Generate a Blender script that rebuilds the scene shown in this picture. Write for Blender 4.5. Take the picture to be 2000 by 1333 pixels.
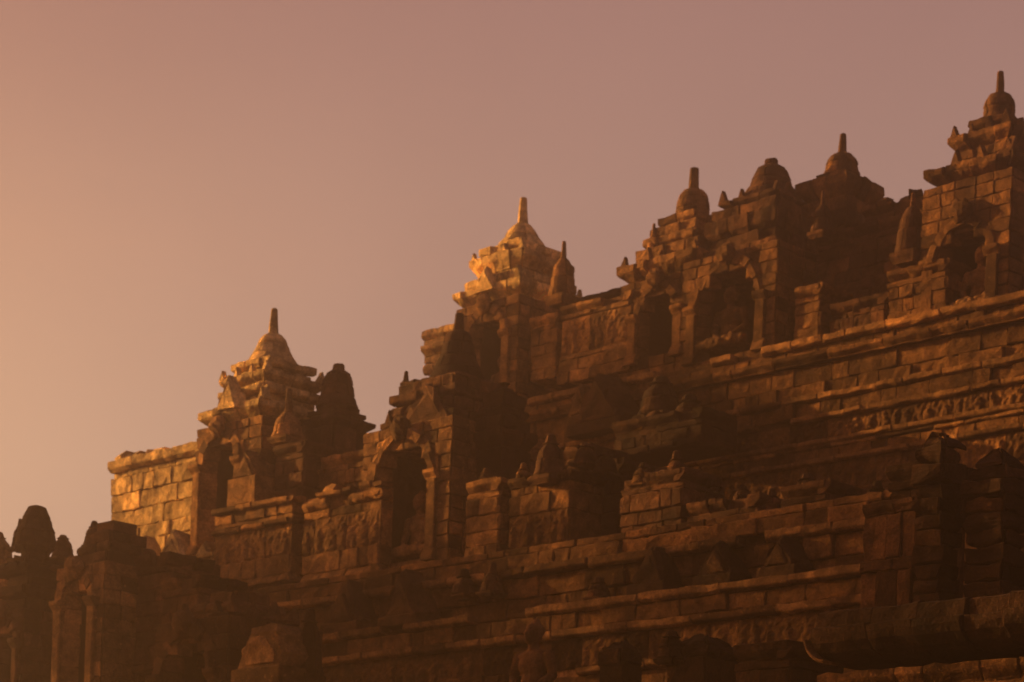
import bpy, math, random
from mathutils import Vector, Matrix, noise
R = math.radians
random.seed(7)
sc = bpy.context.scene
for o in list(bpy.data.objects): bpy.data.objects.remove(o)
C = sc.collection

# ------------------------------------------------------------------ camera
F = 4500.0; CX, CY = 950.0, 1950.0; ROLL = R(2.2); EYE = 1.7
cam_x = Vector((math.cos(ROLL), 0, math.sin(ROLL))); cam_y = Vector((-math.sin(ROLL), 0, math.cos(ROLL)))
cd = bpy.data.cameras.new('camera'); cam = bpy.data.objects.new('camera', cd); C.objects.link(cam)
m = Matrix.Identity(4)
for i in range(3): m[i][0] = cam_x[i]; m[i][1] = cam_y[i]; m[i][2] = (0, -1, 0)[i]
m[2][3] = EYE
cam.matrix_world = m
cd.sensor_width = 36; cd.lens = F / 2000 * 36
cd.shift_x = (1000 - CX) / 2000; cd.shift_y = (CY - 666.5) / 2000
cd.clip_end = 5000; cd.clip_start = .5
cd.dof.use_dof = True; cd.dof.focus_distance = 16.0; cd.dof.aperture_fstop = 4.0
sc.camera = cam

# ------------------------------------------------------------------ light
SUN_AZ, SUN_EL = R(-62), R(12)          # azimuth measured from +Y (view direction), negative = left
sund = Vector((math.sin(SUN_AZ) * math.cos(SUN_EL), math.cos(SUN_AZ) * math.cos(SUN_EL), math.sin(SUN_EL)))
sl = bpy.data.lights.new('sun', 'SUN'); so = bpy.data.objects.new('sun', sl); C.objects.link(so)
sl.energy = 5.0; sl.angle = R(.6); sl.color = (1.0, .53, .145)
so.rotation_euler = sund.to_track_quat('Z', 'Y').to_euler(); so.location = (-60, 30, 40)

def s2l(r, g, b):
    f = lambda v: ((v / 255 + .055) / 1.055) ** 2.4 if v > 10 else v / 255 / 12.92
    return (f(r), f(g), f(b), 1)
w = bpy.data.worlds.new('World'); sc.world = w; w.use_nodes = True
nt = w.node_tree; N = nt.nodes; L = nt.links
for n in list(N): N.remove(n)
def nd(t, **k):
    n = N.new(t)
    for a, b in k.items(): setattr(n, a, b)
    return n
out = nd('ShaderNodeOutputWorld'); bg = nd('ShaderNodeBackground'); L.new(bg.outputs[0], out.inputs[0])
tc = nd('ShaderNodeTexCoord'); sx = nd('ShaderNodeSeparateXYZ'); L.new(tc.outputs['Generated'], sx.inputs[0])
rp = nd('ShaderNodeValToRGB'); L.new(sx.outputs[2], rp.inputs[0])
els = rp.color_ramp.elements
stops = [(0.0, (158, 126, 118)), (.14, (172, 142, 138)), (.22, (179, 147, 138)), (.33, (177, 143, 134)), (.40, (166, 130, 125)), (.62, (126, 96, 108)), (1.0, (86, 76, 102))]
els[0].position = 0; els[0].color = s2l(*stops[0][1]); els[1].position = 1; els[1].color = s2l(*stops[-1][1])
for p, c in stops[1:-1]: e = els.new(p); e.color = s2l(*c)
dp = nd('ShaderNodeVectorMath', operation='DOT_PRODUCT'); L.new(tc.outputs['Generated'], dp.inputs[0])
gs = Vector((math.sin(R(-50)) * math.cos(R(11)), math.cos(R(-50)) * math.cos(R(11)), math.sin(R(11)))); dp.inputs[1].default_value = gs
mr = nd('ShaderNodeMapRange', interpolation_type='SMOOTHERSTEP'); L.new(dp.outputs['Value'], mr.inputs[0])
mr.inputs[1].default_value = .5; mr.inputs[2].default_value = 1.0
gl = nd('ShaderNodeMix', data_type='RGBA', blend_type='ADD'); 
mre = nd('ShaderNodeMapRange', interpolation_type='SMOOTHSTEP'); L.new(sx.outputs[2], mre.inputs[0])     # the glow hugs the horizon
mre.inputs[1].default_value = .41; mre.inputs[2].default_value = .16
mg = nd('ShaderNodeMath', operation='MULTIPLY'); L.new(mr.outputs[0], mg.inputs[0]); L.new(mre.outputs[0], mg.inputs[1]); L.new(mg.outputs[0], gl.inputs[0])
L.new(rp.outputs[0], gl.inputs[6]); gl.inputs[7].default_value = (.42, .28, .11, 1)
d2 = nd('ShaderNodeVectorMath', operation='DOT_PRODUCT'); L.new(tc.outputs['Generated'], d2.inputs[0]); d2.inputs[1].default_value = sund      # brighter round the sun itself
m2 = nd('ShaderNodeMapRange', interpolation_type='SMOOTHSTEP'); L.new(d2.outputs['Value'], m2.inputs[0]); m2.inputs[1].default_value = .78; m2.inputs[2].default_value = 1.
g2 = nd('ShaderNodeMix', data_type='RGBA', blend_type='ADD'); L.new(m2.outputs[0], g2.inputs[0]); L.new(gl.outputs[2], g2.inputs[6]); g2.inputs[7].default_value = (2.2, 1.05, .3, 1)
sky = nd('ShaderNodeTexSky', sky_type='NISHITA', sun_disc=False, sun_elevation=SUN_EL, sun_rotation=SUN_AZ)
sc2 = nd('ShaderNodeVectorMath', operation='SCALE'); L.new(sky.outputs[0], sc2.inputs[0]); sc2.inputs[3].default_value = .0
nzs = nd('ShaderNodeTexNoise'); L.new(tc.outputs['Generated'], nzs.inputs[0]); nzs.inputs['Scale'].default_value = 5; nzs.inputs['Detail'].default_value = 3
mns = nd('ShaderNodeMapRange'); L.new(nzs.outputs[0], mns.inputs[0]); mns.inputs[1].default_value = .3; mns.inputs[2].default_value = .7; mns.inputs[3].default_value = .95; mns.inputs[4].default_value = 1.05
uns = nd('ShaderNodeVectorMath', operation='SCALE'); L.new(g2.outputs[2], uns.inputs[0]); L.new(mns.outputs[0], uns.inputs[3])     # faint uneven mist in the sky
ad = nd('ShaderNodeVectorMath', operation='ADD'); L.new(uns.outputs[0], ad.inputs[0]); L.new(sc2.outputs[0], ad.inputs[1])
L.new(ad.outputs[0], bg.inputs[0]); bg.inputs[1].default_value = .305
sc.view_settings.view_transform = 'Standard'; sc.view_settings.look = 'None'; sc.view_settings.exposure = 1.5; sc.view_settings.gamma = 1
sc.render.engine = 'CYCLES'
try:
    sc.cycles.use_denoising = True; sc.cycles.max_bounces = 5; sc.cycles.diffuse_bounces = 3; sc.cycles.volume_bounces = 0
except Exception: pass

# ------------------------------------------------------------------ pixel <-> wall frame
def ray(px, py):
    return cam_x * ((px - CX) / F) + cam_y * (-(py - CY) / F) + Vector((0, 1, 0))
S = math.sqrt(.5)
def W(u, v, z): return Vector((S * (u + v), S * (v - u), z))       # u along the facade (to the right), v into the hill
def at(px, py, c):                                                  # point of the vertical plane v=c seen at a pixel of the photo
    d = ray(px, py); t = c / (S * (d.x + d.y))
    return S * t * (d.x - d.y), EYE + t * d.z
ROT = (0, 0, R(-45))

# ------------------------------------------------------------------ materials
def stone(name, col, var=.5, rough=.95, bump=.55, moss=None):
    mt = bpy.data.materials.new(name); mt.use_nodes = True
    t = mt.node_tree; n = t.nodes; l = t.links; b = n['Principled BSDF']
    b.inputs['Roughness'].default_value = rough
    b.inputs['Specular IOR Level'].default_value = .06
    g = n.new('ShaderNodeNewGeometry'); oi = n.new('ShaderNodeObjectInfo')
    def nz(scale, det, rgh=.6):
        x = n.new('ShaderNodeTexNoise'); x.inputs['Scale'].default_value = scale; x.inputs['Detail'].default_value = det
        x.inputs['Roughness'].default_value = rgh; l.new(g.outputs['Position'], x.inputs['Vector']); return x
    n1 = nz(1.5, 5); n2 = nz(7, 6); n3 = nz(38, 4)
    r1 = n.new('ShaderNodeValToRGB'); l.new(n1.outputs[0], r1.inputs[0])
    e = r1.color_ramp.elements
    e[0].position = .35; e[0].color = (col[0] * .42, col[1] * .41, col[2] * .43, 1)
    e[1].position = .68; e[1].color = (col[0] * 1.2, col[1] * 1.16, col[2] * 1.08, 1)
    r2 = n.new('ShaderNodeValToRGB'); l.new(n2.outputs[0], r2.inputs[0])
    e = r2.color_ramp.elements; e[0].position = .36; e[0].color = (.45, .45, .45, 1); e[1].position = .62; e[1].color = (1.12, 1.1, 1.05, 1)
    mx = n.new('ShaderNodeMix'); mx.data_type = 'RGBA'; mx.blend_type = 'MULTIPLY'; mx.inputs[0].default_value = .85
    l.new(r1.outputs[0], mx.inputs[6]); l.new(r2.outputs[0], mx.inputs[7])
    mp = n.new('ShaderNodeMapRange'); l.new(oi.outputs['Random'], mp.inputs[0]); mp.inputs[3].default_value = 1; mp.inputs[4].default_value = 1
    rr = n.new('ShaderNodeValToRGB'); l.new(oi.outputs['Random'], rr.inputs[0]); q = rr.color_ramp.elements
    q[0].position = 0; q[0].color = (.34, .31, .3, 1); q[1].position = 1; q[1].color = (1.8, 1.65, 1.4, 1)
    for ps, cc in ((.14, (.62, .6, .58)), (.3, (.86, .84, .82)), (.6, (1.05, 1, .95)), (.85, (1.3, 1.25, 1.15))):
        qe = q.new(ps); qe.color = tuple(1 + (c_ - 1) * var * 2 for c_ in cc) + (1,)
    sc_ = n.new('ShaderNodeVectorMath'); sc_.operation = 'SCALE'; sc_.operation = 'MULTIPLY'; l.new(mx.outputs[2], sc_.inputs[0]); l.new(rr.outputs[0], sc_.inputs[1])
    r3 = n.new('ShaderNodeMapRange'); l.new(n3.outputs[0], r3.inputs[0]); r3.inputs[1].default_value = .3; r3.inputs[2].default_value = .7; r3.inputs[3].default_value = .62; r3.inputs[4].default_value = 1.4
    g3 = n.new('ShaderNodeVectorMath'); g3.operation = 'SCALE'; l.new(sc_.outputs[0], g3.inputs[0]); l.new(r3.outputs[0], g3.inputs[3]); sc_ = g3     # pitted grain
    # pale lichen specks
    n4 = nz(15, 3, .7); r4 = n.new('ShaderNodeMapRange'); l.new(n4.outputs[0], r4.inputs[0]); r4.inputs[1].default_value = .62; r4.inputs[2].default_value = .72
    m4 = n.new('ShaderNodeMix'); m4.data_type = 'RGBA'; ml = n.new('ShaderNodeMath'); ml.operation = 'MULTIPLY'; ml.inputs[1].default_value = .5
    l.new(r4.outputs[0], ml.inputs[0]); l.new(ml.outputs[0], m4.inputs[0]); l.new(sc_.outputs[0], m4.inputs[6])
    m4.inputs[7].default_value = (min(1, col[0] * 1.9), min(1, col[1] * 1.9), min(1, col[2] * 1.8), 1)
    l.new(m4.outputs[2], b.inputs['Base Color'])
    a1 = n.new('ShaderNodeMath'); a1.operation = 'MULTIPLY_ADD'; l.new(n3.outputs[0], a1.inputs[0]); a1.inputs[1].default_value = .35; l.new(n2.outputs[0], a1.inputs[2])
    bp = n.new('ShaderNodeBump'); bp.inputs['Strength'].default_value = bump; bp.inputs['Distance'].default_value = .06
    l.new(a1.outputs[0], bp.inputs['Height']); l.new(bp.outputs[0], b.inputs['Normal'])
    return mt
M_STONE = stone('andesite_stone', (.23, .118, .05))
M_PALE = stone('andesite_sunlit_pale', (.6, .4, .18), .25)  # lighter copy of the stone, sunlight put into the colour
M_DARK = stone('andesite_shade_dark', (.085, .04, .022))  # dark copy of the stone, shade put into the colour
M_BROWN = stone('andesite_shade_brown', (.132, .064, .027))  # mid-dark copy, shade of centre and right put into the colour
M_BLACK = stone('andesite_shade_black', (.034, .016, .009), .25)  # darkest copy, deep shade put into the colour
M_GROUND = stone('dry_earth', (.12, .09, .055), .1)

# ------------------------------------------------------------------ mesh helpers
def link(name, me, mat, parent=None, loc=None, rot=None):
    o = bpy.data.objects.new(name, me); C.objects.link(o)
    if me is not None and mat is not None and not me.materials: me.materials.append(mat)
    if parent is not None: o.parent = parent
    if loc is not None: o.location = loc
    if rot is not None: o.rotation_euler = rot
    return o
def tag(o, label, cat, group=None, kind=None):
    if label: o['label'] = label
    if cat: o['category'] = cat
    if group: o['group'] = group
    if kind: o['kind'] = kind
    return o
def empty(name, u, v, z, label, cat, group=None, rot=ROT):
    o = bpy.data.objects.new(name, None); C.objects.link(o); o.location = W(u, v, z); o.rotation_euler = rot
    o.empty_display_size = .2
    return tag(o, label, cat, group)
def mk(name, verts, faces, smooth=False):
    me = bpy.data.meshes.new(name); me.from_pydata(verts, [], faces); me.validate(); me.update()
    if smooth: me.shade_smooth()
    return me
def fuzz(verts, amp, freq, seed):
    o = Vector((seed * 7.3, seed * 3.1, seed * 5.7)); r = []
    for v in verts:
        p = Vector(v); q = p * freq + o
        d = noise.noise_vector(q)
        r.append(tuple(p + d * amp))
    return r
def P_lin(t, r, z): return (t, -r, z)
def P_sq(t, r, z): return (t * r, -r, z)
def P_ci(t, r, z): return (r * math.sin(t), -r * math.cos(t), z)
def P_arch(t, r, y): return (r * math.sin(t), y, r * math.cos(t))   # ring standing in the facade plane; profile = (y, r)
def block(path, t0, t1, prof, rin, n=3, gap=.004, ch=.012, amp=.016, freq=5., seed=0, scale=1., name='stone_block'):
    """one stone between t0 and t1 along a path; prof = outer profile (z, r) bottom to top; chamfered ends; worn surface"""
    g = gap / scale; c = ch / scale
    ts = [t0 + g, t0 + g + c] + [t0 + (t1 - t0) * k / n for k in range(1, n)] + [t1 - g - c, t1 - g]
    zb, zt = prof[0][0], prof[-1][0]; P = []
    pr = list(prof)
    if len(pr) == 2:
        (a, ra), (b, rb) = pr; e = min(.016, (b - a) * .2)
        pr = [(a + .003, ra - e * .8), (a + e, ra), ((a + b) / 2, (ra + rb) / 2), (b - e, rb), (b - .003, rb - e * .8)]
    vs = []; k = len(pr) + 2
    for i, t in enumerate(ts):
        end = i in (0, len(ts) - 1)
        for z, r in pr: vs.append(path(t, r - (ch if end else 0), z))
        vs.append(path(t, rin, zt - .003)); vs.append(path(t, rin, zb + .003))
    fs = []
    for i in range(len(ts) - 1):
        for j in range(k):
            a = i * k + j; b = i * k + (j + 1) % k
            fs.append((a, b, b + k, a + k))
    fs.append(tuple(range(k - 1, -1, -1))); fs.append(tuple((len(ts) - 1) * k + j for j in range(k)))
    vs = fuzz(vs, amp, freq, seed)
    return mk(name, vs, fs)
def loft(path, ts, prof, closed=True, name='core'):
    vs = []; k = len(prof)
    for t in ts:
        for z, r in prof: vs.append(path(t, r, z))
    fs = []; n = len(ts)
    for i in range(n if closed else n - 1):
        for j in range(k - 1):
            a = i * k + j; b = ((i + 1) % n) * k + j
            fs.append((a, b, b + 1, a + 1))
    fs.append(tuple(i * k + k - 1 for i in range(n))); fs.append(tuple(i * k for i in range(n - 1, -1, -1)))
    return mk(name, vs, fs)
def sqcore(prof, name='core'):
    vs = []; k = len(prof)
    for (a, b) in ((-1, -1), (1, -1), (1, 1), (-1, 1)):
        for z, r in prof: vs.append((a * r, b * r, z))
    fs = []
    for i in range(4):
        for j in range(k - 1):
            p = i * k + j; q = ((i + 1) % 4) * k + j
            fs.append((p, q, q + 1, p + 1))
    fs.append(tuple(i * k + k - 1 for i in range(4))); fs.append(tuple(i * k for i in (3, 2, 1, 0)))
    return mk(name, vs, fs)
def boxmesh(x0, x1, y0, y1, z0, z1, name='core', amp=0, seed=0):
    vs = [(x, y, z) for z in (z0, z1) for y in (y0, y1) for x in (x0, x1)]
    fs = [(0, 2, 3, 1), (4, 5, 7, 6), (0, 1, 5, 4), (2, 6, 7, 3), (0, 4, 6, 2), (1, 3, 7, 5)]
    return mk(name, vs, fs)
def lathe(prof, n=20, name='bell', seed=0, amp=0.):
    vs = []; k = len(prof)
    for i in range(n):
        a = 2 * math.pi * i / n
        for z, r in prof: vs.append((r * math.cos(a), r * math.sin(a), z))
    fs = []
    for i in range(n):
        for j in range(k - 1):
            p = i * k + j; q = ((i + 1) % n) * k + j
            fs.append((p, q, q + 1, p + 1))
    fs.append(tuple(i * k + k - 1 for i in range(n))); fs.append(tuple(i * k for i in range(n - 1, -1, -1)))
    if amp: vs = fuzz(vs, amp, 5, seed)
    return mk(name, vs, fs)
rj = lambda a: random.uniform(-a, a)
_seed = [0]
def sd(): _seed[0] += 1; return _seed[0]

# profiles: (fraction of height, inset as a fraction of the overhang) bottom to top
def prof(kind, z0, z1, h, over):
    H = z1 - z0
    if kind == 'ogee': pts = [(0, 1.), (.12, .95), (.3, .55), (.5, .15), (.62, 0), (.96, 0), (1, .06)]
    elif kind == 'round': pts = [(0, .7), (.15, .3), (.35, .03), (.55, 0), (.8, .15), (1, .6)]
    elif kind == 'slope': pts = [(0, 0), (.2, .02), (.5, .35), (.8, .8), (1, 1)]
    elif kind == 'lip': pts = [(0, .8), (.25, .1), (.4, 0), (.95, 0), (1, .1)]
    else: return [(z0, h), (z1, h)]
    return [(z0 + a * H, h - b * over) for a, b in pts]

# ------------------------------------------------------------------ square tiers and bells made of stones
def tier(parent, z0, z1, h, mat, kind='plain', over=.1, name='tier', length=.34, amp=.028, rag=0.):
    pr = prof(kind, z0, z1, h, over)
    core = [(z, r - .035) for z, r in pr]
    if len(core) == 2: core = [(z0 + .004, h - .035), (z1 - .004, h - .035)]
    c = link(name, sqcore(core, name), mat, parent)
    n = max(1, round(2 * h / length))
    for side in (0, 1):
        cuts = [-1] + [(-1 + 2 * (i + rj(.3)) / n) for i in range(1, n)] + [1]
        for i in range(n):
            if rag and random.random() < rag: continue
            a, b = cuts[i], cuts[i + 1]
            me = block(P_sq, a, b, pr, max(.05, h - over - .14), n=3, amp=.05 if mat is M_BLACK else amp, seed=sd(), scale=h)
            q = rj(.022)
            o = link('stone_block', me, mat, c, (q if side == 0 else rj(.006) + .004, -abs(rj(.022)) if side == 0 else q, rj(.006)), (rj(.016), rj(.012), side * math.pi / 2 + rj(.02)))
    return c
_af = {}
def acroteria(c, z, h, mat, n=2):
    for side in (0, 1):
        for i in range(n + 1):
            if random.random() < .25: continue
            k = (random.randrange(4), mat.name)
            if k not in _af: _af[k] = antefix_mesh(.15, .19, .1, sd()); _af[k].materials.append(mat)
            t = (-.88 + 1.76 * i / n) * h + rj(.02); a = side * math.pi / 2
            x, y = t, -h + .07
            o = link('corner_antefix', _af[k], None, c, (x * math.cos(a) - y * math.sin(a), x * math.sin(a) + y * math.cos(a), z - .01), (rj(.05), rj(.08), a + rj(.15)))
            o.scale = (random.uniform(.8, 1.25),) * 3
def rubble(c, x0, x1, z, y0, mat, n):
    for i in range(n):
        k = ('r', random.randrange(6), mat.name)
        if k not in _af:
            w_, h_ = random.uniform(.1, .2), random.uniform(.1, .22)
            _af[k] = block(P_lin, -w_, w_, [(0, .13), (h_ * .5, .15), (h_, .08)], -.12, n=3, amp=.05, freq=4, seed=sd()); _af[k].materials.append(mat)
        link('loose_stone', _af[k], None, c, (random.uniform(x0, x1), y0 + random.uniform(.1, .5), z - .02), (rj(.1), rj(.1), rj(.6)))
def bell(parent, pr, mat, name='bell', rows=3, nseg=8, amp=.012):
    """pr = [(z, r)] bottom to top, split into courses of ring stones"""
    c = link(name, lathe([(z, max(.02, r - .04)) for z, r in pr], 20, name), mat, parent)
    def rad(z):
        for (a, ra), (b, rb) in zip(pr, pr[1:]):
            if a <= z <= b: return ra + (rb - ra) * (z - a) / max(1e-6, b - a)
        return pr[-1][1]
    z0, z1 = pr[0][0], pr[-1][0]
    for k in range(rows):
        a = z0 + (z1 - z0) * k / rows; b = z0 + (z1 - z0) * (k + 1) / rows
        pp = [(a + (b - a) * q, rad(a + (b - a) * q) - (.012 if q in (0, 1) else 0)) for q in (0, .12, .5, .88, 1)]
        off = random.random(); rm = max(.05, rad((a + b) / 2)); n = nseg if rm > .2 else 5
        for s in range(n):
            t0 = 2 * math.pi * (s + off) / n; t1 = t0 + 2 * math.pi / n
            tm = (t0 + t1) / 2 % (2 * math.pi)
            if math.pi * .85 < tm < math.pi * 1.35: continue          # far side, nothing of it shows
            me = block(P_ci, t0, t1, pp, max(.015, rm - .12), n=4, gap=.004, ch=.008, amp=amp, seed=sd(), scale=rm)
            link('stone_block', me, mat, c, (rj(.004), rj(.004), 0))
    return c
def spire(parent, z0, z1, r0, r1, mat, name='spire'):
    H = z1 - z0
    pr = [(z0, r0 * 1.25), (z0 + .06 * H, r0 * 1.3), (z0 + .1 * H, r0)] + [(z0 + H * k / 8, r0 + (r1 - r0) * k / 8) for k in range(1, 8)] + [(z1 - .01, r1), (z1, r1 * .7)]
    me = lathe(pr, 8, name, sd(), .008)
    return link(name, me, mat, parent)

# ------------------------------------------------------------------ seated stone Buddha (one continuous mesh)
def make_buddha():
    vs = []; fs = []
    def ell(c, r, rot=(0, 0, 0), nu=14, nv=10):
        b = len(vs); Mx = Matrix.Translation(c) @ (Matrix.Rotation(rot[2], 4, 'Z') @ Matrix.Rotation(rot[1], 4, 'Y') @ Matrix.Rotation(rot[0], 4, 'X'))
        for j in range(1, nv):
            for i in range(nu):
                a = 2 * math.pi * i / nu; e = math.pi * j / nv
                vs.append(tuple(Mx @ Vector((r[0] * math.sin(e) * math.cos(a), r[1] * math.sin(e) * math.sin(a), r[2] * math.cos(e)))))
        t = len(vs); vs.append(tuple(Mx @ Vector((0, 0, r[2])))); vs.append(tuple(Mx @ Vector((0, 0, -r[2]))))
        for j in range(nv - 2):
            for i in range(nu):
                p = b + j * nu + i; q = b + j * nu + (i + 1) % nu; fs.append((p, p + nu, q + nu, q))
        for i in range(nu):
            fs.append((t, b + i, b + (i + 1) % nu)); fs.append((t + 1, b + (nv - 2) * nu + (i + 1) % nu, b + (nv - 2) * nu + i))
    def limb(a, b, ra, rb, n=6):
        a = Vector(a); b = Vector(b)
        for k in range(n + 1):
            f = k / n; r = ra + (rb - ra) * f; ell(a.lerp(b, f), (r, r, r), nu=10, nv=7)
    ell((0, .02, .10), (.24, .20, .12)); ell((0, .02, .27), (.165, .12, .20)); ell((0, .015, .44), (.20, .12, .17)); ell((0, .01, .54), (.23, .095, .075))
    limb((0, .0, .56), (0, -.01, .68), .068, .06)
    ell((0, -.02, .76), (.088, .105, .12)); ell((0, -.06, .725), (.062, .065, .07))
    ell((0, .01, .81), (.098, .11, .085)); ell((0, .02, .895), (.045, .045, .045)); ell((0, -.128, .752), (.016, .022, .035)); ell((0, -.112, .705), (.033, .018, .012))
    for s in (-1, 1):
        ell((s * .096, -.005, .735), (.012, .024, .06)); ell((s * .036, -.108, .775), (.02, .012, .01))
        limb((s * .22, .01, .53), (s * .285, .0, .32), .066, .052); limb((s * .285, 0, .32), (s * (.09 if s < 0 else .22), -.21, .17), .052, .034)
        limb((s * .12, 0, .09), (s * .38, -.2, .085), .10, .078); limb((s * .38, -.2, .08), (-s * .05, -.29, .085), .078, .05)
        ell((-s * .14, -.28, .12), (.075, .036, .028))
    # hands: right hand over the knee pointing down, left hand open in the lap, five fingers each
    ell((-.02, -.25, .155), (.06, .045, .02))
    for k in range(4): limb((-.03 + .01 * k, -.26 + .022 * k, .16), (-.13 + .012 * abs(k - 1), -.27 + .022 * k, .158), .012, .009, 4)
    limb((.0, -.22, .17), (-.05, -.205, .19), .013, .01, 3)
    ell((.235, -.25, .16), (.04, .045, .03))
    for k in range(4): limb((.205 + .022 * k, -.28, .15), (.205 + .022 * k, -.305, .055 + .012 * abs(k - 1)), .012, .009, 4)
    limb((.2, -.25, .15), (.165, -.28, .11), .013, .01, 3)
    ell((0, 0, .03), (.40, .32, .05), nu=20)
    me = mk('buddha_raw', vs, fs); o = bpy.data.objects.new('tmp', me); C.objects.link(o)
    md = o.modifiers.new('r', 'REMESH'); md.mode = 'VOXEL'; md.voxel_size = .0125
    m2 = o.modifiers.new('s', 'SMOOTH'); m2.factor = .5; m2.iterations = 2
    dg = bpy.context.evaluated_depsgraph_get(); res = bpy.data.meshes.new_from_object(o.evaluated_get(dg))
    bpy.data.objects.remove(o); res.name = 'buddha_statue'; res.shade_smooth(); res.materials.clear(); return res
BUD = make_buddha()
BMESH = {}
def buddha(u, v, z, label, mat, scale=1.05, rz=0.):
    k = mat.name
    if k not in BMESH: BMESH[k] = BUD.copy(); BMESH[k].materials.append(mat)
    o = link('buddha_statue', BMESH[k], None, None, W(u, v, z), (0, 0, R(-45) + rz)); o.scale = (scale,) * 3
    return tag(o, label, 'statue', 'seated stone Buddha statues')

# ------------------------------------------------------------------ relief panels (carved figures as real relief)
def relief_mesh(L_, H_, seed):
    rnd = random.Random(seed); nx, nz = 22, 14; figs = []; rdp = .034
    x = .06
    while x < L_ - .05:
        hh = rnd.uniform(.45, .85) * H_; wv = rnd.uniform(.05, .12); figs.append((x, hh, wv, rnd.uniform(-.04, .04))); x += rnd.uniform(.13, .34)
    vs = []
    for j in range(nz + 1):
        for i in range(nx + 1):
            X = L_ * i / nx; Z = H_ * j / nz; y = 0
            if 0 < i < nx and 0 < j < nz:
                for fx, hh, wv, ln in figs:
                    cx = fx + ln * Z / H_
                    if Z < hh * .78: y = max(y, rdp * (1 - min(1, abs(X - cx) / wv) ** 2) ** .5 if abs(X - cx) < wv else 0)
                    d = math.hypot(X - cx, Z - hh * .86) / (wv * .62)
                    if d < 1: y = max(y, rdp * 1.1 * (1 - d * d) ** .5)
                y += .022 * noise.noise(Vector((X * 14, Z * 14, seed)))
                if min(i, nx - i) > 0 and min(j, nz - j) > 0: y -= .0
            vs.append((X, -y, Z))
    fs = [(a, a + 1, a + nx + 2, a + nx + 1) for j in range(nz) for i in range(nx) for a in (j * (nx + 1) + i,)]
    b = len(vs); vs += [(0, .16, 0), (L_, .16, 0), (L_, .16, H_), (0, .16, H_)]
    fs += [(b, b + 1) + tuple(range(nx, -1, -1)), tuple((nz) * (nx + 1) + i for i in range(nx + 1)) + (b + 2, b + 3),
           (b,) + tuple(j * (nx + 1) for j in range(nz + 1)) + (b + 3,), (b + 1, b + 2) + tuple(j * (nx + 1) + nx for j in range(nz, -1, -1)), (b + 1, b, b + 3, b + 2)]
    return mk('relief_panel', vs, fs)
RC = {}
def relief(L_, H_, k):
    L_ = round(L_, 2); H_ = round(H_, 2); key = (L_, H_, k % 4)
    if key not in RC: RC[key] = relief_mesh(L_, H_, len(RC) + 3)
    return RC[key]
WB = {}
def wallblock(L_, kind, H_, proud, depth, k):
    key = (round(L_, 2), kind, round(H_, 3), round(depth, 2), k % 5)
    if key not in WB:
        ov = min(.09, H_ * .5)
        pr = prof(kind, 0, H_, depth, ov)
        WB[key] = block(P_lin, 0, L_, pr, 0, n=4, gap=.003, ch=.012, amp=.024, freq=6, seed=sd())
    return WB[key]
MATC = {}
def matcopy(me, mat):
    key = (me.name, mat.name)
    if key not in MATC:
        if not me.materials: me.materials.append(mat); MATC[key] = me; MATC[(me.name, 'own')] = mat.name
        elif me.materials[0] == mat: MATC[key] = me
        else: c = me.copy(); c.materials[0] = mat; MATC[key] = c
    return MATC[key]

# ------------------------------------------------------------------ walls in courses
def courses(parent, x0, x1, ztop, spec, mat, zmin=-99, rag_top=0, end_right=0., lipmat=None):
    """spec = [(height, proud, kind, mean length)] top down, at local y = -proud; x in local metres; end_right: length of the return face on the right"""
    z = ztop; ci = 0
    for H_, proud, kind, mean in spec:
        if z - H_ < zmin: break
        z -= H_; ci += 1
        x = x0 + rj(.004)
        while x < x1 - .02:
            Ls = round(mean * random.choice((.55, .75, .95, 1.2, 1.5)), 2)
            if x1 - (x + Ls) < mean * .45: Ls = round(x1 - x, 2)
            if kind == 'lip' and random.random() < .07: x += Ls; continue
            if rag_top and ci <= 2 and random.random() < rag_top * (1 if ci == 1 else .3): x += Ls; continue
            yj = -proud - (rj(.014) if kind in ('plain', 'rough') else rj(.004))
            if kind == 'rough': yj -= abs(rj(.07))
            if kind == 'frieze':
                o = link('relief_panel', matcopy(relief(Ls - .01, H_ - .008, random.randrange(4)), mat), None, parent, (x + .005, yj, z + .004))
            else:
                lm = lipmat if (lipmat and kind == 'lip') else mat  # lighter ledge stones, their highlights put into the colour
                o = link('stone_block', matcopy(wallblock(Ls, 'plain' if kind == 'rough' else kind, H_, 0, .2, random.randrange(5)), lm), None, parent, (x, yj + .2, z + (rj(.008) if kind == 'lip' else 0)), (rj(.01), rj(.012), rj(.016)))
            x += Ls
        if end_right:
            y = 0.
            while y < end_right - .02:
                Ls = round(mean * random.choice((.8, 1, 1.2)), 2)
                if end_right - (y + Ls) < mean * .45: Ls = round(end_right - y, 2)
                me = matcopy(wallblock(Ls, 'plain' if kind in ('rough', 'frieze') else kind, H_, 0, .2, random.randrange(5)), mat)
                link('stone_block', me, None, parent, (x1 + proud - .2 - rj(.01), y - proud + .012, z), (0, 0, math.pi / 2 + rj(.008)))
                y += Ls
    return z
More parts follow.
